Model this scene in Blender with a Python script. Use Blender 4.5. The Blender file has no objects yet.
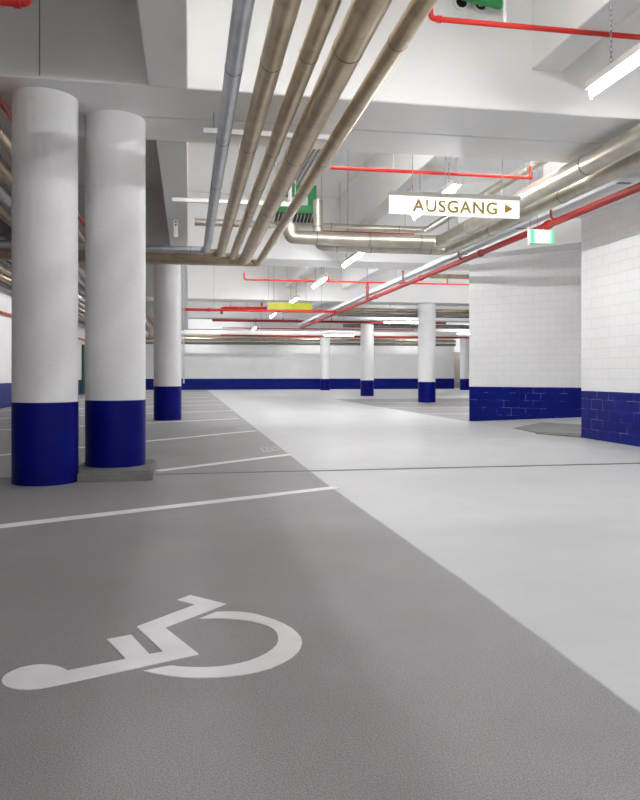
import bpy, bmesh, math, random
from mathutils import Vector, Matrix
random.seed(7)
S = bpy.context.scene
COL = S.collection
PI = math.pi
CAM = (0.0, 0.0, 0.8); YAW = math.radians(10.18); F = 735.0; HZ = 375.0
cs, sn = math.cos(YAW), math.sin(YAW)
SOF = 2.87      # underside of the deep beams
SLAB = 4.0      # underside of the slab

# ------------------------------------------------------------------ materials
def new_mat(name):
    m = bpy.data.materials.new(name); m.use_nodes = True
    nt = m.node_tree; b = nt.nodes['Principled BSDF']
    return m, nt, b
def N(nt, t, **kw):
    n = nt.nodes.new(t)
    for k, v in kw.items():
        if k in n.inputs: n.inputs[k].default_value = v
        else: setattr(n, k, v)
    return n
def L(nt, a, b): nt.links.new(a, b)
def mixc(nt, fac, a, b):
    n = nt.nodes.new('ShaderNodeMix'); n.data_type = 'RGBA'
    for s, v in ((0, fac), (6, a), (7, b)):
        if hasattr(v, 'is_linked') or hasattr(v, 'links'): L(nt, v, n.inputs[s])
        elif s == 0: n.inputs[0].default_value = v
        else: n.inputs[s].default_value = (*v, 1)
    return n.outputs[2]
def ramp(nt, src, lo, hi, a=0.0, b=1.0):
    n = nt.nodes.new('ShaderNodeMapRange'); n.clamp = True
    L(nt, src, n.inputs[0])
    for i, v in enumerate((lo, hi, a, b)): n.inputs[i + 1].default_value = v
    return n.outputs[0]
def op(nt, o, a, b=None):
    n = nt.nodes.new('ShaderNodeMath'); n.operation = o
    for i, v in enumerate((a, b)):
        if v is None: continue
        if isinstance(v, (int, float)): n.inputs[i].default_value = v
        else: L(nt, v, n.inputs[i])
    return n.outputs[0]
def noise(nt, vec, scale, detail=3, rough=.55):
    n = N(nt, 'ShaderNodeTexNoise', Scale=scale, Detail=detail, Roughness=rough)
    if vec is not None: L(nt, vec, n.inputs['Vector'])
    return n.outputs['Fac']
def bump(nt, b, h, strength, dist):
    n = N(nt, 'ShaderNodeBump', Strength=strength, Distance=dist)
    L(nt, h, n.inputs['Height']); L(nt, n.outputs[0], b.inputs['Normal']); return n
def gpos(nt):
    return nt.nodes.new('ShaderNodeNewGeometry').outputs['Position']

def paint_mat(name, c1, c2, rough=.6, scale=2.0, bs=.25, fine=60):
    m, nt, b = new_mat(name); p = gpos(nt)
    n1 = noise(nt, p, scale, 4)
    L(nt, mixc(nt, ramp(nt, n1, .3, .7), c1, c2), b.inputs['Base Color'])
    b.inputs['Roughness'].default_value = rough
    bump(nt, b, noise(nt, p, fine, 3), bs, .004)
    return m
M = {}
M['white'] = paint_mat('white_paint', (.80, .79, .785), (.85, .845, .84), .55, 1.5)
M['beam'] = paint_mat('painted_concrete', (.78, .775, .76), (.84, .835, .82), .6, 1.2, .3)
M['slab'] = paint_mat('painted_slab', (.83, .828, .825), (.87, .868, .865), .65, .9, .3)

def column_mat():
    m, nt, b = new_mat('column_white'); p = gpos(nt)
    c = mixc(nt, ramp(nt, noise(nt, p, 2.5, 4), .3, .7), (.76, .755, .75), (.83, .82, .815))
    v = N(nt, 'ShaderNodeTexVoronoi', Scale=9.0); L(nt, p, v.inputs['Vector'])
    pit = ramp(nt, v.outputs['Distance'], .035, .06, 1, 0)
    L(nt, mixc(nt, op(nt, 'MULTIPLY', pit, .45), c, (.42, .40, .38)), b.inputs['Base Color'])
    b.inputs['Roughness'].default_value = .5
    bump(nt, b, op(nt, 'SUBTRACT', noise(nt, p, 35, 4), op(nt, 'MULTIPLY', pit, 1.0)), .3, .004)
    return m
M['column'] = column_mat()
BLUE = (.008, .011, .17)
def blue_mat():
    m, nt, b = new_mat('blue_gloss_paint'); p = gpos(nt)
    L(nt, mixc(nt, ramp(nt, noise(nt, p, 5, 5), .35, .75), (.001, .002, .11), (.0015, .005, .18)), b.inputs['Base Color'])
    b.inputs['Roughness'].default_value = .38
    b.inputs['Specular IOR Level'].default_value = .12
    bump(nt, b, noise(nt, p, 45, 3), .25, .004)
    return m
M['blue'] = blue_mat()

def brick_mat(name, bricks=True, band=True, jump=.006):
    m, nt, b = new_mat(name); p = gpos(nt)
    sep = nt.nodes.new('ShaderNodeSeparateXYZ'); L(nt, p, sep.inputs[0])
    uv = nt.nodes.new('ShaderNodeUVMap').outputs[0]
    white = mixc(nt, ramp(nt, noise(nt, p, 1.6, 4), .3, .7), (.80, .795, .785), (.85, .845, .84))
    bl = mixc(nt, ramp(nt, noise(nt, p, 4, 4), .35, .7), (.002, .006, .125), (.003, .010, .175))
    if bricks:
        br = N(nt, 'ShaderNodeTexBrick', Scale=1.0)
        br.inputs['Color1'].default_value = (.93, .93, .93, 1); br.inputs['Color2'].default_value = (1, 1, 1, 1)
        br.inputs['Mortar'].default_value = (0, 0, 0, 1)
        br.inputs['Mortar Size'].default_value = .005; br.inputs['Mortar Smooth'].default_value = .35
        br.inputs['Brick Width'].default_value = .25; br.inputs['Row Height'].default_value = .125
        L(nt, uv, br.inputs['Vector'])
        mort = br.outputs['Fac']
        white = mixc(nt, op(nt, 'MULTIPLY', mort, .28), white, (.50, .495, .48))
        worn = ramp(nt, noise(nt, p, 5, 3), .50, .60)
        bl = mixc(nt, op(nt, 'MULTIPLY', op(nt, 'MULTIPLY', mort, worn), .25), bl, (.45, .47, .60))
        h = op(nt, 'ADD', op(nt, 'MULTIPLY', mort, -1.0), op(nt, 'MULTIPLY', noise(nt, p, 50, 3), .35))
        bump(nt, b, h, .5, jump)
    else:
        bump(nt, b, noise(nt, p, 40, 3), .25, .004)
    if band:
        edge = op(nt, 'ADD', sep.outputs[2], op(nt, 'MULTIPLY', op(nt, 'SUBTRACT', noise(nt, p, 12, 2), .5), .006))
        col = mixc(nt, ramp(nt, edge, .598, .602), bl, white)
        L(nt, ramp(nt, edge, .598, .602, .38, .6), b.inputs['Roughness']); b.inputs['Specular IOR Level'].default_value = .12
    else:
        col = white; b.inputs['Roughness'].default_value = .6
    L(nt, col, b.inputs['Base Color'])
    return m
M['brick'] = brick_mat('painted_brick')
M['wallp'] = brick_mat('painted_wall', bricks=False)

def floor_mat():
    m, nt, b = new_mat('coated_floor'); p = gpos(nt)
    sep = nt.nodes.new('ShaderNodeSeparateXYZ'); L(nt, p, sep.inputs[0])
    X, Y = sep.outputs[0], sep.outputs[1]
    wob = op(nt, 'MULTIPLY', op(nt, 'SUBTRACT', noise(nt, p, 9, 3), .5), .014)
    Xw = op(nt, 'SUBTRACT', op(nt, 'ADD', X, wob), ramp(nt, Y, 2.6, 5.3, .055, 0.0))
    lane = ramp(nt, Xw, .995, 1.008)
    r1 = ramp(nt, Xw, 4.74, 4.755); r2 = ramp(nt, Y, 12.1, 12.12); r3 = ramp(nt, Y, 24.0, 24.02, 1, 0)
    right = op(nt, 'MULTIPLY', op(nt, 'MULTIPLY', r1, r2), r3)
    lane = op(nt, 'MULTIPLY', lane, op(nt, 'SUBTRACT', 1.0, right))
    n1 = noise(nt, p, 1.1, 5, .6); g = noise(nt, p, 210, 2, .7); g2 = noise(nt, p, 480, 1, .5)
    dark = mixc(nt, ramp(nt, n1, .3, .72), (.250, .241, .243), (.312, .302, .305))
    spk = ramp(nt, op(nt, 'ADD', op(nt, 'MULTIPLY', g, .5), op(nt, 'MULTIPLY', g2, .5)), .40, .60, .68, 1.34)
    cm = nt.nodes.new('ShaderNodeVectorMath'); cm.operation = 'SCALE'
    L(nt, dark, cm.inputs[0]); L(nt, spk, cm.inputs['Scale'])
    light = mixc(nt, ramp(nt, noise(nt, p, 1.6, 5, .65), .3, .7), (.47, .475, .482), (.525, .53, .536))
    L(nt, mixc(nt, lane, cm.outputs[0], light), b.inputs['Base Color'])
    L(nt, ramp(nt, lane, 0, 1, .50, .42), b.inputs['Roughness'])
    bs = bump(nt, b, op(nt, 'ADD', g, op(nt, 'MULTIPLY', g2, .5)), .5, .004)
    L(nt, ramp(nt, lane, 0, 1, .75, .12), bs.inputs['Strength'])
    return m
M['floor'] = floor_mat()

def metal(name, c1, c2, rough, met=.9, stretch=(1, 1, 1), sc=6, bs=.15):
    m, nt, b = new_mat(name)
    tc = nt.nodes.new('ShaderNodeTexCoord').outputs['Object']
    mp = nt.nodes.new('ShaderNodeMapping'); L(nt, tc, mp.inputs[0]); mp.inputs['Scale'].default_value = stretch
    n1 = noise(nt, mp.outputs[0], sc, 5, .6)
    L(nt, mixc(nt, ramp(nt, n1, .3, .72), c1, c2), b.inputs['Base Color'])
    b.inputs['Metallic'].default_value = met
    L(nt, ramp(nt, n1, .2, .8, rough * .85, rough * 1.2), b.inputs['Roughness'])
    bump(nt, b, noise(nt, mp.outputs[0], sc * 5, 3), bs, .003)
    return m
M['galv'] = metal('galvanised_steel', (.50, .53, .57), (.66, .69, .73), .38)
M['brass'] = metal('dulled_foil_jacket', (.38, .30, .19), (.60, .50, .36), .36)
M['foil'] = metal('light_foil_jacket', (.47, .43, .36), (.64, .60, .52), .36)
M['seam'] = metal('seam_band', (.22, .19, .15), (.33, .29, .24), .5)
M['rod'] = metal('zinc_rod', (.22, .22, .22), (.32, .32, .32), .55, .6)
M['darkpipe'] = metal('dark_pipe', (.20, .19, .18), (.30, .29, .27), .5)
M['tray'] = paint_mat('pale_grey_tray', (.62, .67, .71), (.70, .75, .79), .35)
M['red'] = paint_mat('red_enamel', (.48, .009, .002), (.58, .014, .003), .4, 5, .1)
M['mainred'] = paint_mat('main_red_enamel', (.27, .002, .0015), (.33, .004, .003), .5, 5, .1)
M['darkred'] = paint_mat('dark_red_enamel', (.22, .006, .005), (.30, .01, .008), .4, 5, .1)
M['house'] = paint_mat('lamp_housing_grey', (.50, .48, .44), (.58, .56, .52), .4)
M['green'] = paint_mat('green_paint', (.008, .20, .045), (.012, .26, .06), .4)
M['doorgreen'] = paint_mat('door_green_paint', (.008, .07, .02), (.012, .09, .03), .4)
M['rubber'] = paint_mat('black_rubber', (.012, .012, .013), (.02, .02, .022), .5)
M['lime'] = paint_mat('lime_panel', (.50, .52, .01), (.56, .58, .015), .3)
M['marking'] = paint_mat('marking_paint', (.76, .755, .76), (.84, .835, .84), .5, 9, .3)
M['faded'] = paint_mat('faded_marking_paint', (.42, .415, .41), (.52, .515, .51), .5, 9, .3)
M['joint'] = paint_mat('joint_sealant', (.18, .18, .175), (.25, .25, .245), .6, 9)
M['kerb'] = paint_mat('grey_kerb_concrete', (.15, .148, .142), (.22, .215, .208), .7, 6, .6)
M['ramp'] = paint_mat('ramp_grey', (.20, .20, .197), (.26, .26, .255), .6, 6, .5)
M['gold'] = paint_mat('olive_gold_letters', (.34, .225, .02), (.40, .27, .03), .45)
M['beige'] = paint_mat('beige_door', (.42, .37, .32), (.48, .43, .37), .5)
M['signblue'] = paint_mat('blue_sign', (.05, .16, .34), (.06, .18, .38), .4)
M['strut'] = paint_mat('white_strut', (.72, .72, .72), (.78, .78, .78), .4)
def emis(name, col, s, base=(.8, .8, .8), transp=0):
    m, nt, b = new_mat(name)
    b.inputs['Base Color'].default_value = (*base, 1)
    b.inputs['Emission Color'].default_value = (*col, 1); b.inputs['Emission Strength'].default_value = s
    n = noise(nt, gpos(nt), 20, 1)
    L(nt, ramp(nt, n, 0, 1, .3, .4), b.inputs['Roughness'])
    if transp:
        t = nt.nodes.new('ShaderNodeBsdfTransparent'); mx = nt.nodes.new('ShaderNodeMixShader'); mx.inputs[0].default_value = transp
        o = nt.nodes['Material Output']
        L(nt, b.outputs[0], mx.inputs[1]); L(nt, t.outputs[0], mx.inputs[2]); L(nt, mx.outputs[0], o.inputs[0])
    return m
M['tube'] = emis('lit_tube', (.985, .985, 1), 100.0)
M['signface'] = emis('lit_sign_face', (1, .99, .95), .55, (.85, .85, .82), .18)
def exit_mat():
    m, nt, b = new_mat('lit_exit_face')
    tc = nt.nodes.new('ShaderNodeTexCoord').outputs['Object']
    sep = nt.nodes.new('ShaderNodeSeparateXYZ'); L(nt, tc, sep.inputs[0])
    ax = ramp(nt, op(nt, 'ABSOLUTE', sep.outputs[0]), .07, .12)
    c = mixc(nt, ax, (.62, .95, .72), (.05, .62, .22))
    L(nt, c, b.inputs['Emission Color']); b.inputs['Emission Strength'].default_value = .85
    L(nt, c, b.inputs['Base Color'])
    return m
M['exit'] = exit_mat()

# ------------------------------------------------------------------ mesh helpers
def obj(name, bm, mat, parent=None, loc=None, smooth=False):
    me = bpy.data.meshes.new(name)
    bm.normal_update(); bm.to_mesh(me); bm.free()
    o = bpy.data.objects.new(name, me); COL.objects.link(o)
    if mat is not None: me.materials.append(M[mat])
    if smooth:
        for p in me.polygons: p.use_smooth = True
        try: me.set_sharp_from_angle(angle=math.radians(42))
        except Exception: pass
    if parent is not None: o.parent = parent
    if loc is not None: o.location = loc
    return o
def tag(o, label=None, cat=None, group=None, kind=None):
    if label: o['label'] = label
    if cat: o['category'] = cat
    if group: o['group'] = group
    if kind: o['kind'] = kind
    return o
def thing(name, label, cat, loc=(0, 0, 0), group=None):
    o = bpy.data.objects.new(name, None); COL.objects.link(o)
    o.location = loc; o.empty_display_size = .1
    return tag(o, label, cat, group)
def struct(name, bm, mat, label=None):
    o = obj(name, bm, mat); o['kind'] = 'structure'
    if label: o['label'] = label
    return o
def box(bm, x0, x1, y0, y1, z0, z1, bevel=0):
    vs = [bm.verts.new(v) for v in ((x0,y0,z0),(x1,y0,z0),(x1,y1,z0),(x0,y1,z0),(x0,y0,z1),(x1,y0,z1),(x1,y1,z1),(x0,y1,z1))]
    fs = [bm.faces.new([vs[i] for i in f]) for f in ((3,2,1,0),(4,5,6,7),(0,1,5,4),(1,2,6,5),(2,3,7,6),(3,0,4,7))]
    if bevel:
        es = list({e for f in fs for e in f.edges})
        bmesh.ops.bevel(bm, geom=es, offset=bevel, segments=2, affect='EDGES', profile=.5)
    return bm
def prism(bm, pts, z0, z1):
    """vertical prism over a ground polygon, with metre UVs on its sides"""
    uvl = bm.loops.layers.uv.verify()
    n = len(pts)
    a = sum(pts[i][0]*pts[(i+1)%n][1]-pts[(i+1)%n][0]*pts[i][1] for i in range(n))
    if a < 0: pts = pts[::-1]
    lo = [bm.verts.new((x, y, z0)) for x, y in pts]; hi = [bm.verts.new((x, y, z1)) for x, y in pts]
    bm.faces.new(lo[::-1]); bm.faces.new(hi)
    u = 0
    for i in range(n):
        j = (i+1) % n
        f = bm.faces.new((lo[i], lo[j], hi[j], hi[i]))
        d = math.dist(pts[i], pts[j])
        for lp, uv in zip(f.loops, ((u, z0), (u+d, z0), (u+d, z1), (u, z1))): lp[uvl].uv = uv
        u += d
    return bm
def frame_of(d, ref=None):
    d = d.normalized()
    up = ref if ref is not None and abs(ref.normalized().dot(d)) < .98 else (Vector((0, 0, 1)) if abs(d.z) < .9 else Vector((1, 0, 0)))
    s = d.cross(up).normalized(); u = s.cross(d).normalized()
    return s, u
def sweep(bm, path, r, seg=16, caps=True):
    """tube along a path of points; parallel transported rings"""
    path = [Vector(p) for p in path]
    rs = r if isinstance(r, (list, tuple)) else [r]*len(path)
    rings = []; ref = None
    for i, p in enumerate(path):
        if i == 0: d = path[1]-p
        elif i == len(path)-1: d = p-path[i-1]
        else: d = (path[i+1]-p).normalized()+(p-path[i-1]).normalized()
        s, u = frame_of(d, ref); ref = u
        rings.append([bm.verts.new(p+rs[i]*(math.cos(2*PI*k/seg)*s+math.sin(2*PI*k/seg)*u)) for k in range(seg)])
    for a, b in zip(rings, rings[1:]):
        for k in range(seg):
            bm.faces.new((a[k], b[k], b[(k+1) % seg], a[(k+1) % seg]))
    if caps:
        bm.faces.new(rings[0]); bm.faces.new(rings[-1][::-1])
    return bm
def rounded(pts, rad, n=6):
    """polyline with its corners rounded to elbows"""
    pts = [Vector(p) for p in pts]; out = [pts[0]]
    for i in range(1, len(pts)-1):
        a, b, c = pts[i-1], pts[i], pts[i+1]
        d1 = (a-b); d2 = (c-b)
        q = min(rad, d1.length*.49, d2.length*.49)
        p1 = b+d1.normalized()*q; p2 = b+d2.normalized()*q
        for k in range(n+1):
            t = k/n
            out.append(p1.lerp(b, t).lerp(b.lerp(p2, t), t))
    out.append(pts[-1]); return out
def ring(bm, c, d, r, w, seg=20):
    c = Vector(c); d = Vector(d).normalized()
    return sweep(bm, [c-d*w/2, c+d*w/2], r, seg)
def rect_tube(bm, a, b, w, h):
    """bar of rectangular section between two points"""
    a, b = Vector(a), Vector(b); s, u = frame_of(b-a)
    q = [a+s*i*w/2+u*j*h/2 for i, j in ((-1,-1),(1,-1),(1,1),(-1,1))]; p = [v+(b-a) for v in q]
    A = [bm.verts.new(v) for v in q]; B = [bm.verts.new(v) for v in p]
    bm.faces.new(A[::-1]); bm.faces.new(B)
    for i in range(4): bm.faces.new((A[i], A[(i+1)%4], B[(i+1)%4], B[i]))
    return bm
def BM(): return bmesh.new()
def flat(name, pts, th, mat, parent=None, z=0.0):
    bm = BM(); prism(bm, pts, z, z+th); return obj(name, bm, mat, parent)

def ground(u, v, c=.8):
    """where a point seen at (u, v) lies on the floor"""
    t = c*F/(v-HZ); a = (u-320)/F
    return (t*(a*cs+sn), t*(cs-a*sn))

# ------------------------------------------------------------------ setting: floor, walls, beams
XL, XR, YB, YF = -4.4, 16.5, -7.0, 40.6
bm = BM(); box(bm, XL-.3, XR+.3, YB-.3, 45, -.25, 0); struct('floor', bm, 'floor')
bm = BM(); box(bm, XL-.3, XR+.3, YB-.3, 45, SLAB, SLAB+.25); struct('ceiling', bm, 'slab')
bm = BM(); prism(bm, [(XL-.25, YB), (XL, YB), (XL, YF), (XL-.25, YF)], 0, SLAB); struct('wall_left', bm, 'wallp')
bm = BM(); prism(bm, [(XL-.25, YF), (15.2, YF), (15.2, YF+.3), (XL-.25, YF+.3)], 0, SLAB); struct('wall_far', bm, 'wallp')
bm = BM(); prism(bm, [(15.2, YF+2.2), (XR+.2, YF+2.2), (XR+.2, YF+2.5), (15.2, YF+2.5)], 0, SLAB); struct('wall_recess', bm, 'wallp')
bm = BM(); prism(bm, [(XL-.25, YB-.25), (XR+.2, YB-.25), (XR+.2, YB), (XL-.25, YB)], 0, SLAB); struct('wall_back', bm, 'wallp')
bm = BM(); prism(bm, [(XR, YB), (XR+.25, YB), (XR+.25, YF+2.2), (XR, YF+2.2)], 0, SLAB); struct('wall_outer', bm, 'wallp')
# right brick wall with its corner, and the diagonal brick block
bm = BM(); prism(bm, [(4.95, YB), (5.25, YB), (5.25, 8.66), (4.95, 8.66)], 0, SLAB); struct('wall_right', bm, 'brick')
P0 = (4.80, 12.09); P1 = (8.35, 8.54)
bm = BM(); prism(bm, [P0, P1, (P1[0]+4, P1[1]+4), (P0[0]+4, P0[1]+4)], 0, SLAB); struct('wall_diagonal', bm, 'brick')
def beam(x0, x1, y0, y1, z0, name='ceiling_beam', z1=SLAB):
    bm = BM(); box(bm, x0, x1, y0, y1, z0, z1, .012); return struct(name, bm, 'beam')
beam(XL, 4.95, 5.40, 6.043, SOF); beam(XL, 7.2, 6.055, 6.65, SOF)
bm = BM(); box(bm, XL, 7.2, 6.043, 6.055, SOF+.02, SLAB); struct('trim_1', bm, 'joint')
for y0, y1 in ((13.05, 13.9), (20.2, 21.0), (26.8, 27.6), (33.6, 34.3), (37.6, 38.4)):
    beam(XL, XR if y0 > 15 else 5.9, y0, y1, SOF)
beam(XL, XR, -1.2, -.4, SOF)
edges = [(-1.2+.8, 5.40), (6.65, 13.05), (13.9, 20.2), (21.0, 26.8), (27.6, 33.6)]
for i, (a, b) in enumerate(edges):
    beam(-.28, 0.0, a, b, SOF, 'ceiling_rib')
    beam(2.66, 2.91, a, b, 3.2, 'ceiling_rib')
    if i >= 2: beam(4.25, 4.5, a, b, 3.2, 'ceiling_rib')
# edge beams above the brick walls
beam(4.42, 4.95, -.4, 5.40, 2.80, 'edge_beam'); beam(4.42, 4.95, 6.65, 8.66, 2.80, 'edge_beam')
bm = BM(); k = .72/math.sqrt(2)
prism(bm, [(P0[0]-.02, P0[1]), (P0[0]-.02-k*.55, P0[1]-k*.5), (P1[0]-k*1.3, P1[1]-k*1.3), P1], 2.80, SLAB); struct('edge_beam', bm, 'beam')
bm = BM(); box(bm, -1.024, -1.017, 5.396, 5.40, SOF+.02, SLAB); struct('trim_4', bm, 'joint')
# floor movement joint
bm = BM(); box(bm, -3.9, 4.95, 6.035, 6.06, 0.0, .004); struct('trim_2', bm, 'joint')
bm = BM(); box(bm, 1.0, 4.95, 6.012, 6.028, 0.0, .003); struct('trim_3', bm, 'joint')
# green door in the left wall
d = thing('door_1', None, None, (XL, 33.0, 0)); d['kind'] = 'structure'
bm = BM(); box(bm, .0, .05, -.75, .75, .0, 2.0, .01); obj('door_panel', bm, 'doorgreen', d)
bm = BM(); box(bm, .0, .09, -.84, -.75, .0, 2.08); box(bm, .0, .09, .75, .84, .0, 2.08); box(bm, .0, .09, -.75, .75, 2.0, 2.08); obj('door_frame', bm, 'doorgreen', d)
bm = BM(); sweep(bm, [(.05, .42, 1.05), (.11, .42, 1.05), (.11, .30, 1.05)], .012, 8); obj('door_handle', bm, 'rod', d)
# beige door in the recess beyond the far wall
d = thing('door_2', None, None, (15.85, YF+2.2, 0)); d['kind'] = 'structure'
bm = BM(); box(bm, -.6, .6, -.05, 0, 0, 2.2, .01); obj('door_panel', bm, 'beige', d)
bm = BM(); sweep(bm, [(-.45, -.05, 1.05), (-.45, -.10, 1.05), (-.33, -.10, 1.05)], .012, 8); obj('door_handle', bm, 'rod', d)

# ------------------------------------------------------------------ columns
def column(x, y, label, r=.253, z0=0.0, dz=0.0):
    t = thing('concrete_column', label, 'column', (x, y, z0), 'round blue-footed columns')
    bm = BM(); sweep(bm, [(0, 0, .6-dz), (0, 0, SOF-z0)], r, 64); obj('shaft', bm, 'column', t, smooth=True)
    bm = BM(); sweep(bm, [(0, 0, 0), (0, 0, .6-dz)], r+.0025, 64)
    o = obj('painted_base', bm, 'blue', t, smooth=True); o['label'] = 'dark blue painted foot'
    return t
column(-1.053, 5.79, 'round white column with blue foot nearest the left edge of the photo', r=.234)
column(-.578, 6.17, 'round white column standing on the low kerb, second from the left', r=.236, z0=.075, dz=.075)
column(-.36, 13.4, 'white column with blue foot standing alone in the bays behind the kerb column', r=.242)
column(6.87, 20.6, 'largest of the far white columns, left of the diagonal brick block')
column(6.73, 27.3, 'middle-distance white column between the thinnest one and the largest far one')
column(7.09, 38.0, 'thinnest far white column directly in front of the long back wall')
column(14.6, 37.4, 'far white column half hidden at the edge of the diagonal brick block')
# conduit along the column standing alone
bm = BM(); rect_tube(bm, (-.075, 13.36, 0.65), (-.075, 13.36, SOF), .04, .03)
tag(obj('wall_conduit', bm, 'tray'), 'grey upright conduit fixed beside the lone column', 'conduit')
# low kerb under the second column
t = thing('low_kerb', 'low grey concrete kerb carrying the second column', 'kerb', (-.65, 6.42, 0))
pts = [(-.81, 5.70), (-.30, 5.70), (-.265, 5.735), (-.265, 6.50), (-.86, 6.50), (-.86, 6.04)]
bm = BM(); prism(bm, [(x+.65, y-6.42) for x, y in pts], 0, .075)
bmesh.ops.bevel(bm, geom=[e for e in bm.edges if all(v.co.z > .07 for v in e.verts)], offset=.015, segments=2, affect='EDGES')
obj('kerb_body', bm, 'kerb', t)

# ------------------------------------------------------------------ floor markings
TH = .0025
def pline(p, q, w, label, mat='marking'):
    p, q = Vector((*p, 0)), Vector((*q, 0)); d = (q-p).normalized(); s = Vector((-d.y, d.x, 0))*w/2
    o = flat('parking_line', [((p+s).x, (p+s).y), ((q+s).x, (q+s).y), ((q-s).x, (q-s).y), ((p-s).x, (p-s).y)], TH, mat)
    return tag(o, label, 'parking line', 'white bay lines')
def ext(p, q, x):
    k = (x-q[0])/(p[0]-q[0]); return (x, q[1]+k*(p[1]-q[1]))
a, b = ground(0, 526.5), ground(336, 487.6)
pline(ext(a, b, -3.2), b, .10, 'nearest white bay line, running above the wheelchair symbol')
a, b = ground(157, 471), ground(290, 454.6)
pline(a, b, .10, 'white bay line starting at the corner of the low kerb')
a, b = ground(0, 455.3), ground(255.5, 430.8)
pline(ext(a, b, -4.2), b, .10, 'third white bay line from the front, passing behind the two big columns')
a, b = ground(0, 430), ground(239, 418.6)
pline(ext(a, b, -4.2), b, .10, 'fourth white bay line from the front, meeting the foot of the lone column')
yy = [16.6, 20.0, 23.4, 26.8, 30.4, 34.0]
nm = ['fifth white bay line, just behind the lone column', 'sixth white bay line from the front, beyond the lone column', 'seventh white bay line, well beyond the lone column', 'eighth white bay line, thin and far on the left', 'ninth white bay line, second from the back wall', 'last white bay line, closest to the blue-footed back wall']
for y, s in zip(yy, nm): pline((-4.2, y-5.2*.50), (.99, y), .11, s)
for y, s, xe in ((14.55, 'nearer white bay line left of the diagonal brick block', 6.7), (17.7, 'second white bay line in the right-hand bays', 8.6), (20.9, 'third white bay line in the right-hand bays, at the largest far column', 9.0)):
    pline((4.78, y), (xe, y-.235*(xe-4.78)), .10, s)
# stencilled bay number boxes
def numbox(pix, label):
    c = [Vector((*ground(u, v), 0)) for u, v in pix]
    o = sum(c, Vector())/4
    t = thing('bay_number_box', label, 'floor marking', o, 'stencilled bay number boxes')
    for i in range(4):
        p, q = c[i]-o, c[(i+1) % 4]-o; w = .05 if i % 2 == 0 else .022
        n = Vector((-(q-p).y, (q-p).x, 0)).normalized()*w
        bm = BM(); prism(bm, [(p.x, p.y), (q.x, q.y), ((q+n).x, (q+n).y), ((p+n).x, (p+n).y)], 0, TH); obj('end_stroke' if i % 2 == 0 else 'side_stroke', bm, 'faded', t)
    for k in (.36, .64):
        p = c[0].lerp(c[1], k)*.5+c[3].lerp(c[2], k)*.5-o; dv = (c[3]-c[0])*.22; n = (c[1]-c[0])*.07
        bm = BM(); prism(bm, [((p-dv-n).x, (p-dv-n).y), ((p-dv+n).x, (p-dv+n).y), ((p+dv+n).x, (p+dv+n).y), ((p+dv-n).x, (p+dv-n).y)], 0, TH); obj('figure_stroke', bm, 'faded', t)
numbox([(264.5, 452.3), (281.5, 450.0), (275.0, 446.8), (259.0, 448.3)], 'faded outlined number box just above the line from the low kerb')
numbox([(240.5, 429.8), (252.5, 429.2), (247.5, 427.2), (236.5, 427.8)], 'faded outlined number box at the end of the third bay line')
numbox([(229.5, 418.0), (238.0, 417.6), (235.0, 416.2), (227.0, 416.6)], 'faded outlined number box at the end of the fourth bay line')
# wheelchair symbol
def c1(l): return [ground(100+x/3.0476, 590+y/3.0476) for x, y in l]
def c2(l): return [ground(x/4, 640+y/4) for x, y in l]
t = thing('wheelchair_symbol', 'large white wheelchair symbol painted on the grey bay floor', 'floor marking')
body = c1([(20,152),(95,138),(150,197),(193,190),(112,113),(290,46),(235,32),(275,17),(385,44),(198,116),(302,198)]) + c2([(190,191),(160,196),(110,200),(75,199),(50,195),(28,188),(13,178),(7,163),(13,150),(28,137),(50,126),(78,114),(110,106),(140,101.5),(170,100),(200,101.5),(230,107),(252,115),(270,125),(505,78)])
flat('figure', body, TH, 'marking', t)
wheel = c1([(303,89),(355,68),(395,66.5),(430,68),(468,73),(500,82),(532,92),(560,104),(585,118),(602,133),(613,147),(616,161),(612,177),(603,191),(585,208),(560,222),(522,239),(480,251),(440,259),(400,264),(350,268),(300,269),(260,267.5),(220,264),(175,257),(133,248),(215,232),(248,235.5),(280,237),(318,237.5),(350,236),(388,232),(420,226),(452,218.5),(480,208),(505,196),(525,182),(538,169),(543,157),(543,143),(538,130),(527,119),(510,110),(487,102),(460,96),(430,91.5),(400,89),(355,87)])
flat('wheel', wheel, TH, 'marking', t)
# light ramp rising along the diagonal block, and the grey wedge kerb in front of it
def solid(verts, tops, zb=-.02):
    bm = BM(); V = [bm.verts.new(v) for v in verts]; W = [bm.verts.new((v[0], v[1], zb)) for v in verts]
    for f in tops: bm.faces.new([V[i] for i in f]); bm.faces.new([W[i] for i in f][::-1])
    n = len(V)
    for i in range(n): bm.faces.new((V[i], W[i], W[(i+1) % n], V[(i+1) % n]))
    bmesh.ops.recalc_face_normals(bm, faces=bm.faces); return bm
Q0, Q1, Q2 = (4.78, 10.3, .002), (5.47, 10.75, .05), (5.42, 9.0, .12)
struct('floor_ramp', solid([(4.84, 12.0, .002), Q0, Q1, Q2, (6.6, 8.95, .2), (7.0, 9.84, .22)], [(0, 1, 2), (0, 2, 5), (2, 3, 4), (2, 4, 5)]), 'floor')
t = thing('ramp_kerb', 'low grey wedge kerb in the gap between the two brick walls', 'kerb', (4.66, 9.31, 0))
def rel(p): return (p[0]-4.66, p[1]-9.31, p[2])
obj('ramp_surface', solid([rel(p) for p in ((4.78, 10.3, .005), (5.46, 10.74, .058), (5.41, 9.0, .128), (5.0, 8.70, .045), (4.70, 9.30, .025))], [(0, 1, 2, 3, 4)], 0), 'ramp', t)
obj('kerb_edge', solid([rel(p) for p in ((4.695, 9.32, .026), (4.985, 8.69, .05), (4.93, 8.66, .02), (4.64, 9.30, .01))], [(0, 1, 2, 3)], 0), 'kerb', t)['label'] = 'paler raised edge'

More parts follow.
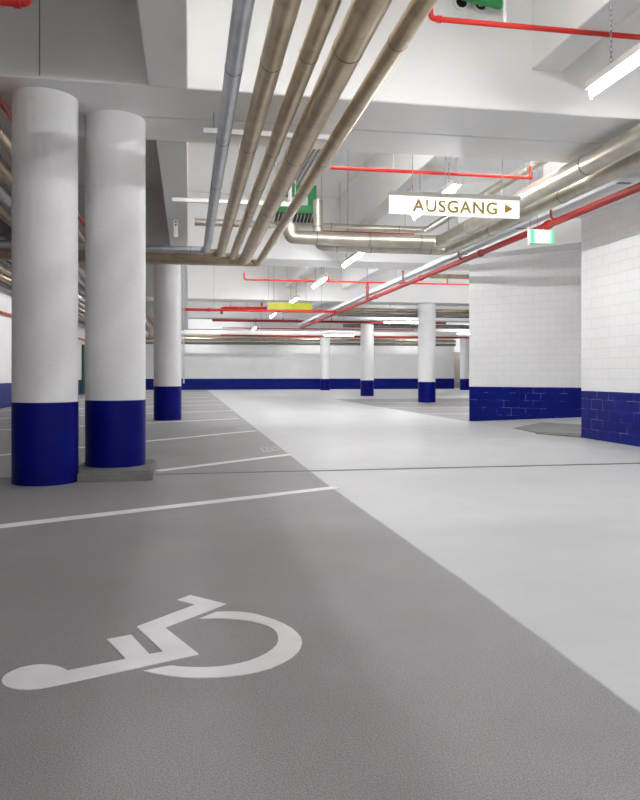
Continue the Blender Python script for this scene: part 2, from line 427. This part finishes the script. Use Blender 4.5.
# ------------------------------------------------------------------ pipes
def pipe(name, label, cat, pts, r, mat, bands=(), rad=None, group=None, seg=20, bandmat='seam', bw=.012, br=.004):
    """pipe along pts; bands = centre points and directions of its joint bands"""
    base = Vector(pts[0])
    t = thing(name, label, cat, base, group)
    loc = [Vector(p)-base for p in pts]
    bm = BM(); sweep(bm, rounded(loc, rad or r*3.0), r, seg); obj('pipe_run', bm, mat, t, smooth=True)
    for c, d in bands:
        bm = BM(); ring(bm, Vector(c)-base, d, r+br, bw, seg); obj('joint_band', bm, bandmat, t, smooth=True)
    return t
def hang(t, spots, r, top=SLAB):
    b = t.location
    for x, y, z in spots:
        bm = BM(); sweep(bm, [(x-b.x, y-b.y, z+r*.6-b.z), (x-b.x, y-b.y, top-b.z)], .004, 6); obj('hanger_rod', bm, 'rod', t)
ZB = 2.55
bundle = [(.257, .051, 10.42, 'galv', 'leftmost overhead pipe, bluish galvanised, first of the five in the fan'),
          (.458, .063, 10.68, 'brass', 'second overhead pipe from the left, brownish and medium thick'),
          (.651, .053, 10.94, 'brass', 'middle pipe of the overhead five, slim and brownish'),
          (.845, .084, 11.22, 'brass', 'thickest of the five overhead pipes, brownish foil'),
          (1.085, .053, 11.50, 'brass', 'rightmost slim brownish pipe of the overhead five')]
for i, (x, r, yc, mt, lab) in enumerate(bundle):
    ys = [y for y in [(.55, 1.9+.17*i, 3.05, 4.2-.12*i, 5.5+.1*i, 6.8, 8.2-.15*i, 9.5)][0]]
    bands = [((x, y, ZB), (0, 1, 0)) for y in ys] + [((xx, yc, ZB), (1, 0, 0)) for xx in (x-.22, -.75-.1*i, -2.1, -3.3)]
    pipe('overhead_pipe', lab, 'pipe', [(x, -3.0, ZB), (x, yc, ZB), (-4.2, yc, ZB)], r, mt, bands, rad=r*2.2, group='fan of five overhead pipes', seg=28, br=.0022, bw=.008, bandmat='rod' if mt == 'galv' else 'seam')
# pair on the right
Z1, X1, Y1 = 2.70, 3.55, 10.05
dp = pipe('duct_pipe', 'upper thick silvery pipe running overhead at the right behind the lit white sign', 'pipe',
     [(X1, -3, Z1), (X1, Y1, Z1), (1.385, Y1, Z1), (1.385, Y1, Z1+.17)], .095, 'foil',
     [((X1, y, Z1), (0, 1, 0)) for y in (3.0, 4.6, 6.1, 7.5, 8.9)] + [((x, Y1, Z1), (1, 0, 0)) for x in (3.25, 2.5, 1.75)] , rad=.14, group='paired right-hand pipes', seg=28, br=.004)
bm = BM(); sweep(bm, [(1.385-X1, Y1+3, .12), (1.385-X1, Y1+3, .19), (1.385-X1, Y1+3, .20), (1.385-X1, Y1+3, SLAB-Z1)], [.05, .05, .028, .028], 16); obj('riser', bm, 'strut', dp, smooth=True)
pipe('duct_pipe', 'lower silvery pipe paired beneath the thick one at the right', 'pipe',
     [(3.80, -3, 2.64), (3.80, 10.36, 2.64), (1.83, 10.36, 2.64), (1.83, 10.36, 3.30)], .07, 'foil',
     [((3.80, y, 2.64), (0, 1, 0)) for y in (3.4, 5.2, 7.0, 8.8)] + [((x, 10.36, 2.64), (1, 0, 0)) for x in (3.5, 2.6, 2.1)] + [((1.83, 10.36, 2.92), (0, 0, 1))], rad=.12, group='paired right-hand pipes', seg=28)
pipe('duct_pipe', 'slim silvery cross pipe higher up behind the paired right-hand pipes', 'pipe',
     [(3.76, 6.8, SLAB-.02), (3.76, 6.8, 3.12), (3.76, 11.3, 3.12), (.1, 11.3, 3.12)], .055, 'foil',
     [((x, 11.3, 3.12), (1, 0, 0)) for x in (3.3, 2.2, 1.1)], rad=.12, seg=20)
# pipes of the left bay
lab_l = ['nearest the lit lane', 'second in', 'third in', 'fourth in', 'fifth in', 'sixth in', 'seventh in', 'eighth in', 'ninth in', 'second from the wall', 'closest to the wall']
xs = [-1.52, -1.74, -1.97, -2.19, -2.44, -2.66, -2.90, -3.14, -3.38, -3.64, -3.95]
rr = [.055, .07, .06, .05, .08, .055, .065, .06, .05, .075, .06]
mm = ['brass', 'brass', 'galv', 'brass', 'darkpipe', 'galv', 'brass', 'darkpipe', 'brass', 'brass', 'darkpipe']
for x, r, mt, l in zip(xs, rr, mm, lab_l):
    pipe('bay_pipe', 'pipe over the left parking bays, glimpsed beside the front column, '+l, 'pipe',
         [(x, -1, 2.765), (x, 36.9-.0*x, 2.765)], r, mt, [((x, y, 2.765), (0, 1, 0)) for y in (6.2, 9, 12, 16)], group='pipes over the left bays', seg=14)
# far cross bundle along the back wall
for k, (y, z, r, mt, l) in enumerate(((39.6, 2.50, .07, 'darkpipe', 'lowest dark pipe along the top of the far back wall'), (39.6, 2.72, .08, 'brass', 'middle brownish pipe along the top of the far back wall'), (39.3, 2.90, .06, 'brass', 'brown pipe second from the top along the far back wall'), (39.8, 3.05, .08, 'galv', 'topmost grey pipe along the far back wall'))):
    pipe('back_wall_pipe', l, 'pipe', [(-4.0, y, z), (14.9, y, z)], r, mt, group='pipes along the back wall', seg=12)
for k, (y, z, r, mt, l) in enumerate(((21.6, 2.62, .06, 'darkpipe', 'lower dark cross pipe behind the largest far column'), (21.85, 2.78, .07, 'brass', 'upper brown cross pipe behind the largest far column'), (28.2, 2.74, .08, 'darkpipe', 'dark cross pipe just behind the middle-distance column'))):
    pipe('cross_pipe', l, 'pipe', [(4.4 if y < 25 else 6.0, y, z), (15.5, y, z)], r, mt, group='cross pipes over the right bays', seg=12)
pipe('cross_pipe', 'short grey pipe stub entering left of the diagonal brick block', 'pipe', [(4.55, 13.5, 2.70), (6.05, 13.5, 2.70)], .045, 'brass', seg=12)
# pale cable trunking above the long red main
t = thing('cable_trunking', 'long pale blue-grey trunking above the red main at the right', 'trunking', (4.10, -3, 2.67))
bm = BM(); box(bm, -.06, .06, 0, 30, -.035, .035, .006); obj('channel', bm, 'tray', t)
bm = BM(); box(bm, -.066, .066, 0, 30, .035, .042); obj('channel_lid', bm, 'tray', t)
for y in (7.2, 9.4, 11.6, 13.6): 
    bm = BM(); box(bm, -.07, .07, y-.02, y+.02, -.041, -.035); obj('clip', bm, 'rod', t)

# ------------------------------------------------------------------ red sprinkler pipes
def sprinkler(t, p, up=True, s=1.0, mat='red'):
    d = 1 if up else -1
    bm = BM(); sweep(bm, [(p[0], p[1], p[2]), (p[0], p[1], p[2]+d*.10*s)], .016*s, 10)
    o = obj('sprinkler_stub', bm, mat, t, smooth=True)
    bm = BM(); q = p[2]+d*.10*s
    sweep(bm, [(p[0], p[1], q), (p[0], p[1], q+d*.02*s), (p[0], p[1], q+d*.021*s), (p[0], p[1], q+d*.055*s), (p[0], p[1], q+d*.056*s), (p[0], p[1], q+d*.06*s)], [v*s for v in (.014, .014, .006, .006, .022, .022)], 10)
    obj('sprinkler_head', bm, 'rod', t)
def redpipe(label, pts, r, heads=(), couplings=(), mat='red', rad=None, hs=1.0, up=True, rods=()):
    base = Vector(pts[0]); t = thing('sprinkler_pipe', label, 'sprinkler pipe', base, 'red sprinkler pipework')
    bm = BM(); sweep(bm, rounded([Vector(p)-base for p in pts], rad or r*2.2), r, 14); obj('pipe_run', bm, mat, t, smooth=True)
    for p in heads: sprinkler(t, Vector(p)-base, up, hs, mat)
    for c, dd in couplings:
        bm = BM(); ring(bm, Vector(c)-base, dd, r*1.32, r*1.6, 14); obj('coupling', bm, mat, t, smooth=True)
    a, b = max(zip(pts, pts[1:]), key=lambda q: (Vector(q[1])-Vector(q[0])).length)
    a, b = Vector(a), Vector(b)
    for k in (() if rods is None else rods or (.2, .55, .9)):
        q = a.lerp(b, k)
        top = SOF if any(y0 < q.y < y1 for y0, y1 in ((5.4, 6.65), (13.05, 13.9), (20.2, 21.0), (26.8, 27.6))) else SLAB
        hang(t, [tuple(q)], r, top)
    return t
redpipe('bright red pipe across the top right in front of the first beam', [(1.60, 4.72, 3.275), (1.60, 4.72, 3.19), (4.4, 4.72, 3.19)], .0185, rods=(.8,), couplings=[((1.66, 4.72, 3.19), (1, 0, 0))], rad=.045)
redpipe('short red pipe with an elbow in the top left corner', [(-3.2, 4.30, 2.86), (-.865, 4.30, 2.86), (-.865, 4.30, SLAB)], .023, couplings=[((-.93, 4.30, 2.86), (1, 0, 0))], rad=.05)
redpipe('red pipe passing just above the lit white sign, ending in an upright head', [(1.45, 7.45, 2.94), (3.68, 7.45, 2.94)], .0175, heads=[(3.66, 7.45, 2.955)], hs=1.1, rods=(.30, .62))
XM, ZM = 4.10, 2.535
redpipe('long red main running into the distance below the pale trunking', [(XM, -3, ZM), (XM, 27.0, ZM)], .04,
        couplings=[((XM, y, ZM), (0, 1, 0)) for y in (5.4, 7.9, 9.9, 12.6, 15.8, 20.4)], rods=None, mat='mainred')
for y in (7.65, 10.5, 13.4):
    m_ = [o for o in bpy.data.objects if o.name.startswith('sprinkler_pipe') and 'long red main' in o.get('label', '')][0]
    b_ = m_.location
    bm = BM(); sweep(bm, rounded([Vector((4.09, y, 2.535))-b_, Vector((4.00, y, 2.56))-b_, Vector((4.00, y, 2.76))-b_], .03), .013, 8); obj('sprinkler_stub', bm, 'mainred', m_, smooth=True)
    bm = BM(); ring(bm, Vector((4.00, y, 2.755))-b_, (0, 0, 1), .022, .03, 10); obj('sprinkler_head', bm, 'red', m_)
redpipe('thin red branch pipe crossing above the far lamps, third coffer back', [(1.22, 16.2, 3.05), (1.22, 16.2, 2.90), (7.5, 16.2, 2.90)], .02,
        heads=[(x, 16.2, 2.915) for x in (3.1, 5.9)], rad=.05)
redpipe('very thin red pipe peeping out below the slim silvery cross pipe', [(2.15, 11.9, 3.17), (3.75, 11.9, 3.17)], .012)
redpipe('short red drop joining the third-coffer branch to the long main', [(4.0, 16.2, 2.88), (4.0, 16.2, 2.50)], .03, couplings=[((4.0, 16.2, 2.78), (0, 0, 1)), ((4.0, 16.2, 2.62), (0, 0, 1))], mat='darkred')
redpipe('red branch pipe crossing right behind the lime sign to the long main', [(-.15, 20.05, 2.56), (4.06, 20.05, 2.56)], .038, couplings=[((.55, 20.05, 2.56), (1, 0, 0)), ((3.6, 20.05, 2.56), (1, 0, 0))])
redpipe('short thick red pipe left of the lime sign with a valve-like end', [(.95, 21.25, 2.55), (.95, 21.25, 2.74), (2.25, 21.25, 2.74)], .045, heads=[(2.1, 21.25, 2.76)], couplings=[((1.2, 21.25, 2.74), (1, 0, 0)), ((1.7, 21.25, 2.74), (1, 0, 0))], mat='darkred', hs=1.6)
redpipe('dark red branch pipe at the fourth beam, seen below the lime sign', [(.85, 26.55, 2.76), (9.6, 26.55, 2.76)], .045, heads=[(x, 26.55, 2.78) for x in (3.4, 5.2)], couplings=[((x, 26.55, 2.76), (1, 0, 0)) for x in (2.4, 3.9)], mat='darkred')
redpipe('thin red pipe in the far distance under the fourth beam', [(1.3, 28.6, 2.62), (9.0, 28.6, 2.62)], .02)
redpipe('farthest red pipe, low against the back wall pipes', [(1.6, 36.6, 2.76), (15.5, 36.6, 2.76)], .045, mat='darkred')
redpipe('red pipe running back above the left bays, glimpsed beside the front columns', [(-1.36, -1, 2.815), (-1.36, 30, 2.815)], .02, rods=None)
redpipe('low red pipe on the left wall under the bay pipes', [(-4.30, 1, 2.27), (-4.30, 36, 2.27)], .03, rods=None)

# ------------------------------------------------------------------ lamps
def chain_bm(z0, z1):
    bm = BM(); n = max(2, int((z1-z0)/.032)); st = (z1-z0)/n
    for k in range(n):
        zc = z0+(k+.5)*st; w, h = .010, st*.5+.006
        ax = (1, 0) if k % 2 else (0, 1)
        loop = []
        for j in range(8):
            a = 2*PI*j/8
            loop.append(Vector((ax[0]*w*math.cos(a), ax[1]*w*math.cos(a), zc+h*math.sin(a))))
        loop.append(loop[0]); sweep(bm, loop, .0026, 4, caps=False)
    return bm
def lamp_proto(z):
    t = thing('fluorescent_lamp', 'lamp', 'lamp', (0, 0, z), 'hanging fluorescent lamps')
    h = .74
    bm = BM(); uvl = None
    # housing: folded channel, wider below
    prof = [(-.045, .0), (-.045, .046), (-.034, .058), (.034, .058), (.045, .046), (.045, .0)]
    A = [bm.verts.new((x, -h, q)) for x, q in prof]; B = [bm.verts.new((x, h, q)) for x, q in prof]
    bm.faces.new(A); bm.faces.new(B[::-1])
    for i in range(6): bm.faces.new((A[i], B[i], B[(i+1) % 6], A[(i+1) % 6]))
    bmesh.ops.recalc_face_normals(bm, faces=bm.faces)
    obj('housing', bm, 'house', t)
    bm = BM(); sweep(bm, [(0, -h+.02, -.026), (0, h-.02, -.026)], .022, 12); o = obj('tube', bm, 'tube', t, smooth=True); o['label'] = 'glowing white tube'
    for s in (-1, 1):
        bm = BM(); sweep(bm, [(0, s*(h-.005), .015), (0, s*(h+.004), -.02), (0, s*(h+.004), -.045), (0, s*(h-.012), -.062)], .011, 8); obj('end_hook', bm, 'house', t)
    for s in (-1, 1):
        o = obj('chain', chain_bm(.055, 3.2-z), 'rod', t); o.location = (0, s*.5, 0)
    return t
ZL = 2.74
proto = lamp_proto(ZL)
long_chain = chain_bm(.055, SLAB-ZL)
lc_me = bpy.data.meshes.new('chain'); long_chain.to_mesh(lc_me); long_chain.free(); lc_me.materials.append(M['rod'])
def place(t, x, y, rz, label, z=None):
    z = z or ZL
    r = t.copy(); COL.objects.link(r); r.location = (x, y, z); r.rotation_euler.z = rz; r['label'] = label
    for ch in t.children:
        c = ch.copy(); COL.objects.link(c); c.parent = r
        if ch.name.startswith('chain') and not (abs(x-2.70) < .01 and y > 0):
            c.data = lc_me; c.scale.z = (SLAB-z)/(SLAB-ZL)
    return r
lamps = [
    (2.70, 3.86, 0, 'lit fluorescent lamp hanging by chains at the top right'),
    (2.70, 7.85, 0, 'lit fluorescent lamp passing behind the letter A of the white sign'),
    (2.70, 11.95, 0, 'lit fluorescent lamp just below the silvery cross pipes'),
    (2.70, 15.1, 0, 'lit fluorescent lamp below the thin red branch pipe'),
    (2.70, 18.95, 0, 'small lit lamp right above the lime sign'),
    (2.70, 23.6, 0, 'small lit lamp seen just beneath the lime sign'),
    (2.70, 30.4, 0, 'far lit lamp beyond the fourth beam over the lane'),
    (7.75, 25.9, PI/2, 'crosswise lit lamp between the middle-distance and largest far columns'),
    (7.2, 34.9, PI/2, 'crosswise lit lamp beside the top of the thinnest column'),
    (13.1, 32.6, PI/2, 'crosswise lit lamp at the far right beside the brick block'),
    (2.70, .35, 0, 'lamp over the lane above the camera'),
    (2.70, -3.0, 0, 'added unseen lamp over the lane behind the camera'),  # lamps behind the camera, added to raise the overall brightness
    (.6, -2.2, PI/2, 'added unseen crosswise lamp over the lane behind the camera'),
    (1.9, -5.2, PI/2, 'added unseen crosswise lamp at the wall behind the camera'),
    (6.9, 7.3, 0, 'added unseen lamp behind the right brick wall'),  # added out of sight behind the brick walls to brighten the right side
    (9.0, 17.0, PI/2, 'added unseen lamp behind the diagonal brick block'),
    (7.3, 15.6, PI/2, 'added unseen lamp over the right bays nearest the diagonal block'),  # hidden lamps added for more light over the right bays
    (11.0, 24.0, PI/2, 'added unseen lamp over the right bays behind the brick block'),
    (6.2, 14.5, PI/2, 'added unseen lamp over the right bays close behind the second beam', 3.5),
    (-2.3, 19.0, 0, 'added lamp over the left bays hidden behind the columns, nearest one', 2.5),  # row added behind the columns to brighten the left bays
    (-2.3, 24.0, 0, 'added lamp over the left bays hidden behind the columns, second one', 2.5),
    (-2.3, 29.5, 0, 'added lamp over the left bays hidden behind the columns, third one', 2.5),
    (-2.3, 35.0, 0, 'added lamp over the left bays hidden behind the columns, farthest one', 2.5),
    (1.4, 3.0, 0, 'added unseen lamp high in the first coffer, above the frame', 3.6),  # added high between the beams, out of view, to whiten the coffers
    (1.3, 7.35, PI/2, 'added unseen lamp high in the second coffer, left half', 3.6),
    (3.67, 7.35, PI/2, 'added unseen lamp high in the second coffer, right half', 3.6),
    (1.3, 14.45, PI/2, 'added unseen lamp high in the third coffer, left half', 3.6),
    (3.6, 14.9, 0, 'added unseen lamp high in the third coffer, right half', 3.6),
    (1.2, 21.6, PI/2, 'added unseen lamp high in the fourth coffer', 3.5),
    (15.6, 41.6, 0, 'added fill lamp in the recess beyond the far wall', 3.3),  # added to brighten the recess
    (1.2, 31.5, PI/2, 'added unseen crosswise lamp high in the coffer behind the fourth beam', 3.5),  # added out of view to light this coffer
    (0.5, 39.0, PI/2, 'added unseen lamp high along the back wall, left part', 3.35),  # three lamps added behind the last beam to brighten the far wall
    (7.0, 39.0, PI/2, 'added unseen lamp high along the back wall, middle part', 3.35),
    (12.5, 39.0, PI/2, 'added unseen lamp high along the back wall, right part', 3.35),
    (-1.2, -3.4, PI/2, 'added crosswise fill lamp over the bays behind the camera', 2.6),  # added as frontal fill on the columns and left soffit
    (1.0, 35.9, PI/2, 'added unseen crosswise lamp high before the back wall, over the lane', 3.5),  # added high and out of view to lift the far end
    (4.6, 35.9, PI/2, 'added unseen crosswise lamp high before the back wall, left of the thinnest column', 3.5),
    (10.2, 35.6, PI/2, 'added unseen crosswise lamp high before the back wall, right of the thinnest column', 3.5),
]
for i, l in enumerate(lamps):
    if i == 0:
        proto.location = (l[0], l[1], ZL); proto['label'] = l[3]
    else: place(proto, *l)

# ------------------------------------------------------------------ signs
SX0, SX1, SY = 1.948, 3.315, 7.0
t = thing('exit_text_sign', 'lit white hanging sign reading AUSGANG with a small arrow', 'sign', ((SX0+SX1)/2, SY, 2.39))
W = (SX1-SX0)/2
bm = BM(); box(bm, -W, W, -.012, .012, 0, .185, .006); o = obj('sign_panel', bm, 'signface', t); o['label'] = 'translucent glowing panel'
bm = BM(); box(bm, -W-.006, W+.006, -.035, .035, .180, .222, .006); obj('top_rail', bm, 'house', t)
def text_mesh(name, s, height, width, mat, parent, loc):
    cu = bpy.data.curves.new(name, 'FONT'); cu.body = s; cu.extrude = .002; cu.offset = .012; cu.space_character = 1.12
    o = bpy.data.objects.new(name, cu); COL.objects.link(o)
    dg = bpy.context.evaluated_depsgraph_get(); me = bpy.data.meshes.new_from_object(o.evaluated_get(dg))
    bpy.data.objects.remove(o)
    x0 = min(v.co.x for v in me.vertices); x1 = max(v.co.x for v in me.vertices)
    y0 = min(v.co.y for v in me.vertices); y1 = max(v.co.y for v in me.vertices)
    for v in me.vertices:
        x, y, z = v.co
        v.co = ((x-x0)/(x1-x0)*width, -z, (y-y0)/(y1-y0)*height)
    me.materials.clear(); me.materials.append(M[mat])
    q = bpy.data.objects.new(name, me); COL.objects.link(q); q.parent = parent; q.location = loc
    return q
text_mesh('lettering', 'AUSGANG', .122, .885, 'gold', t, (2.185-(SX0+SX1)/2, -.0145, .028))
bm = BM(); ax = 3.155-(SX0+SX1)/2
A = [bm.verts.new(v) for v in ((ax, -.0165, .045), (ax+.085, -.0165, .092), (ax, -.0165, .139))]; B = [bm.verts.new((v.co.x, -.0125, v.co.z)) for v in A]
bm.faces.new(A); bm.faces.new(B[::-1])
for i in range(3): bm.faces.new((A[i], B[i], B[(i+1) % 3], A[(i+1) % 3]))
bmesh.ops.recalc_face_normals(bm, faces=bm.faces); obj('arrow', bm, 'gold', t)
for x in (-W+.24, -W+.50+.08, W-.18):
    bm = BM(); sweep(bm, [(x, 0, .22), (x, 0, SLAB-2.39)], .004, 6); obj('hanger_rod', bm, 'rod', t)
bm = BM(); sweep(bm, [(-W+.24, 0, .30), (-W+.22, 0, .25), (-W+.17, 0, .225)], .004, 6); obj('hook', bm, 'rod', t)
# lime sign
t = thing('lime_sign', 'lime yellow-green sign panel hanging far over the lane', 'sign', (2.48, 18.0, 2.41))
bm = BM(); box(bm, -.54, .54, -.02, .02, 0, .18, .004); obj('sign_panel', bm, 'lime', t)
bm = BM(); box(bm, -.56, -.54, -.03, .03, -.005, .185); box(bm, .54, .56, -.03, .03, -.005, .185); obj('end_frame', bm, 'house', t)
for x in (-.4, .4):
    bm = BM(); sweep(bm, [(x, 0, .18), (x, 0, SLAB-2.41)], .006, 6); obj('hanger_rod', bm, 'rod', t)
# small green escape sign
t = thing('escape_sign', 'small green-glowing box sign hanging below the red main', 'sign', (4.02, 7.90, 2.31))
bm = BM(); box(bm, -.162, .15, -.02, .035, 0, .168, .008); obj('sign_box', bm, 'strut', t)
bm = BM(); box(bm, -.140, .140, -.0245, -.0205, .012, .156); o = obj('lit_face', bm, 'exit', t); o['label'] = 'glowing pale face with green sides'
bm = BM(); sweep(bm, [(.02, 0, .165), (.02, 0, .187)], .006, 6); obj('bracket', bm, 'rod', t)
for x in (-.13, -.04):
    bm = BM(); sweep(bm, [(x, .03, .16), (x, .03, SLAB-2.31)], .003, 6); obj('hanger_rod', bm, 'rod', t)
# blue plate far away
bm = BM(); box(bm, 15.25, 15.55, YF+2.02, YF+2.13, 1.2, 1.85, .005); tag(obj('notice_plate', bm, 'signblue'), 'small blue plate beside the far beige door', 'notice')

# ------------------------------------------------------------------ green frames with cables and sleeves
def at(u, v, y):
    a = (u-320)/F; t = y/(cs-a*sn); return Vector((t*(a*cs+sn), y, .8+t*(HZ-v)/F))
p = at(470, 0, 5.28)
t = thing('cable_hatch', 'green plate at the very top in front of the two holes', 'cable hatch', (p.x, p.y, p.z))
bm = BM()
V = [(-.06, 0), (-.02, -.005), (.25, -.045), (.28, -.02), (.285, .22), (-.12, .22), (-.10, .05)]
A = [bm.verts.new((x, -.02, z)) for x, z in V]; B = [bm.verts.new((x, .02, z)) for x, z in V]
bm.faces.new(A[::-1]); bm.faces.new(B)
for i in range(7): bm.faces.new((A[i], A[(i+1) % 7], B[(i+1) % 7], B[i]))
bmesh.ops.recalc_face_normals(bm, faces=bm.faces); obj('plate', bm, 'green', t)
for (u, v), l in zip(((461, 2.8), (480.3, 5.2)), ('left round sleeve hole high in the first beam', 'right round sleeve hole with pale cables high in the first beam')):
    c = at(u, v, 5.40)
    t = thing('pipe_sleeve', l, 'wall sleeve', c, 'round sleeves in the first beam')
    bm = BM(); n = 28
    ro, ri = .066, .044
    R = [[bm.verts.new((q*math.cos(2*PI*k/n), yy_, q*math.sin(2*PI*k/n))) for k in range(n)] for q, yy_ in ((ro, 0), (ro, -.012), (ri, -.016), (ri, -.003))]
    for a_, b_ in zip(R, R[1:]):
        for k in range(n): bm.faces.new((a_[k], b_[k], b_[(k+1) % n], a_[(k+1) % n]))
    bmesh.ops.recalc_face_normals(bm, faces=bm.faces); obj('collar', bm, 'strut', t, smooth=True)
    bm = BM(); ring(bm, (0, -.003, 0), (0, 1, 0), ri, .006, n); obj('hole_filling', bm, 'rubber', t)
    if 'cables' in l:
        for dx in (-.012, .006):
            bm = BM(); sweep(bm, [(dx, -.005, -.01), (dx-.005, -.05, .02), (dx-.02, -.09, .1)], .006, 6); obj('cable', bm, 'strut', t, smooth=True)
c = at(493, 28, 5.0)
bm = BM(); rect_tube(bm, (c.x, 4.80, 3.21), (c.x, 4.80, SLAB), .02, .02); tag(obj('hanger_strut', bm, 'strut'), 'white upright strut above the bright red pipe', 'hanger')
# second frame, behind the fan of pipes
c = at(296, 214, 11.0)
t = thing('cable_hatch', 'green frame with a white middle and black cable ends behind the fan of pipes', 'cable hatch', (c.x, 11.0, c.z))
w = .31
bm = BM(); box(bm, -w, w, -.03, .03, 0, .13, .004); box(bm, w-.13, w, -.028, .032, .128, .44, .004); box(bm, -w+.16, -w+.38, -.028, .032, .25, .44, .004); obj('plate', bm, 'green', t)
bm = BM(); box(bm, -.10, w-.12, -.02, .025, .13, .25, .004); o = obj('white_panel', bm, 'strut', t)
for k in range(11):
    x = -w+.03+k*.056
    bm = BM(); sweep(bm, [(x, -.02, .005), (x-.015, -.03, -.06), (x-.035, -.02, -.13)], .022, 8); obj('cable_end', bm, 'rubber', t, smooth=True)
for x in (-w+.03, w-.03):
    bm = BM(); sweep(bm, [(x, .02, .1), (x, .02, SLAB-c.z)], .006, 6); obj('hanger_rod', bm, 'rod', t)
# thin support struts carrying the fan of pipes, and ceiling conduits
def strut(label, x0, x1, y, z, rods, top=SLAB):
    t = thing('support_strut', label, 'pipe support', (x0, y, z), 'pipe support struts')
    bm = BM(); box(bm, 0, x1-x0, -.02, .02, -.02, .02); obj('rail', bm, 'strut', t)
    for x in rods:
        bm = BM(); sweep(bm, [(x-x0, 0, -.02), (x-x0, 0, top-z)], .005, 6); obj('threaded_rod', bm, 'rod', t)
strut('white cross strut above the fan of pipes behind the first beam', -.17, 1.22, 8.12, 2.70, (.35, .55, .96, 1.18))
strut('white cross strut under the first beam above the fan of pipes', .12, 1.18, 5.85, 2.72, (.2, .55, .97), SOF)
t = thing('perforated_bracket', 'small perforated bracket on the longitudinal beam above the pipe bends', 'bracket', (-.16, 10.0, 2.64))
bm = BM(); box(bm, -.03, .03, -.015, .015, -.0, .23); obj('rail', bm, 'strut', t)
for z in (.2, .16):
    bm = BM(); ring(bm, (0, -.016, z), (0, 1, 0), .013, .004, 12); obj('hole', bm, 'rubber', t)
# curved ceiling conduits in the second coffer
for k, (dx, l) in enumerate(((0, 'left thin conduit strip slanting over the coffer behind the sign'), (.07, 'right thin conduit strip slanting over the coffer behind the sign'))):
    bm = BM(); rect_tube(bm, (1.75+dx, 6.66, SLAB-.02), (1.75+dx, 13.04, SLAB-.02), .016, .02); tag(obj('ceiling_conduit', bm, 'darkpipe'), l, 'conduit', 'thin ceiling conduits')
# loose rods from the slab to the right-hand pipes
for (x, y, z, l) in ((3.40, 6.9, 2.80, 'thin rod holding the thick pipe, nearest the sign'), (3.68, 7.6, 2.80, 'thin rod holding the thick pipe, beside the upright sprinkler head'), (3.55, 9.7, 2.80, 'thin rod holding the thick pipe near its bend'), (2.2, 10.05, 2.80, 'thin rod holding the cross pipe at its middle'), (1.85, 10.2, 2.80, 'thin rod holding the cross pipe near its left end')):
    t = thing('hanger_rod', l, 'hanger', (x, y, z), 'pipe hanger rods')
    bm = BM(); sweep(bm, [(0, 0, 0), (0, 0, SLAB-z)], .005, 6); obj('threaded_rod', bm, 'rod', t)
    bm = BM(); ring(bm, (0, 0, .02), (0, 0, 1), .014, .02, 8); obj('nut', bm, 'rod', t)

# ------------------------------------------------------------------ world, camera, view
w = bpy.data.worlds.new('World'); S.world = w; w.use_nodes = True
w.node_tree.nodes['Background'].inputs[0].default_value = (0, 0, 0, 1); w.node_tree.nodes['Background'].inputs[1].default_value = 0
cam = bpy.data.cameras.new('camera'); co = bpy.data.objects.new('camera', cam); COL.objects.link(co)
co.location = CAM; co.rotation_euler = (PI/2, 0, -YAW)
cam.sensor_fit = 'HORIZONTAL'; cam.sensor_width = 36; cam.lens = 36*F/640
cam.shift_y = -(400-HZ)/640
cam.clip_start = .05; cam.clip_end = 200
S.camera = co
S.view_settings.view_transform = 'Standard'; S.view_settings.look = 'None'
S.view_settings.exposure = 0.42; S.view_settings.gamma = 1; S.view_settings.use_curve_mapping = False
S.cycles.max_bounces = 10; S.cycles.diffuse_bounces = 6; S.cycles.sample_clamp_indirect = 8
S.cycles.use_denoising = True
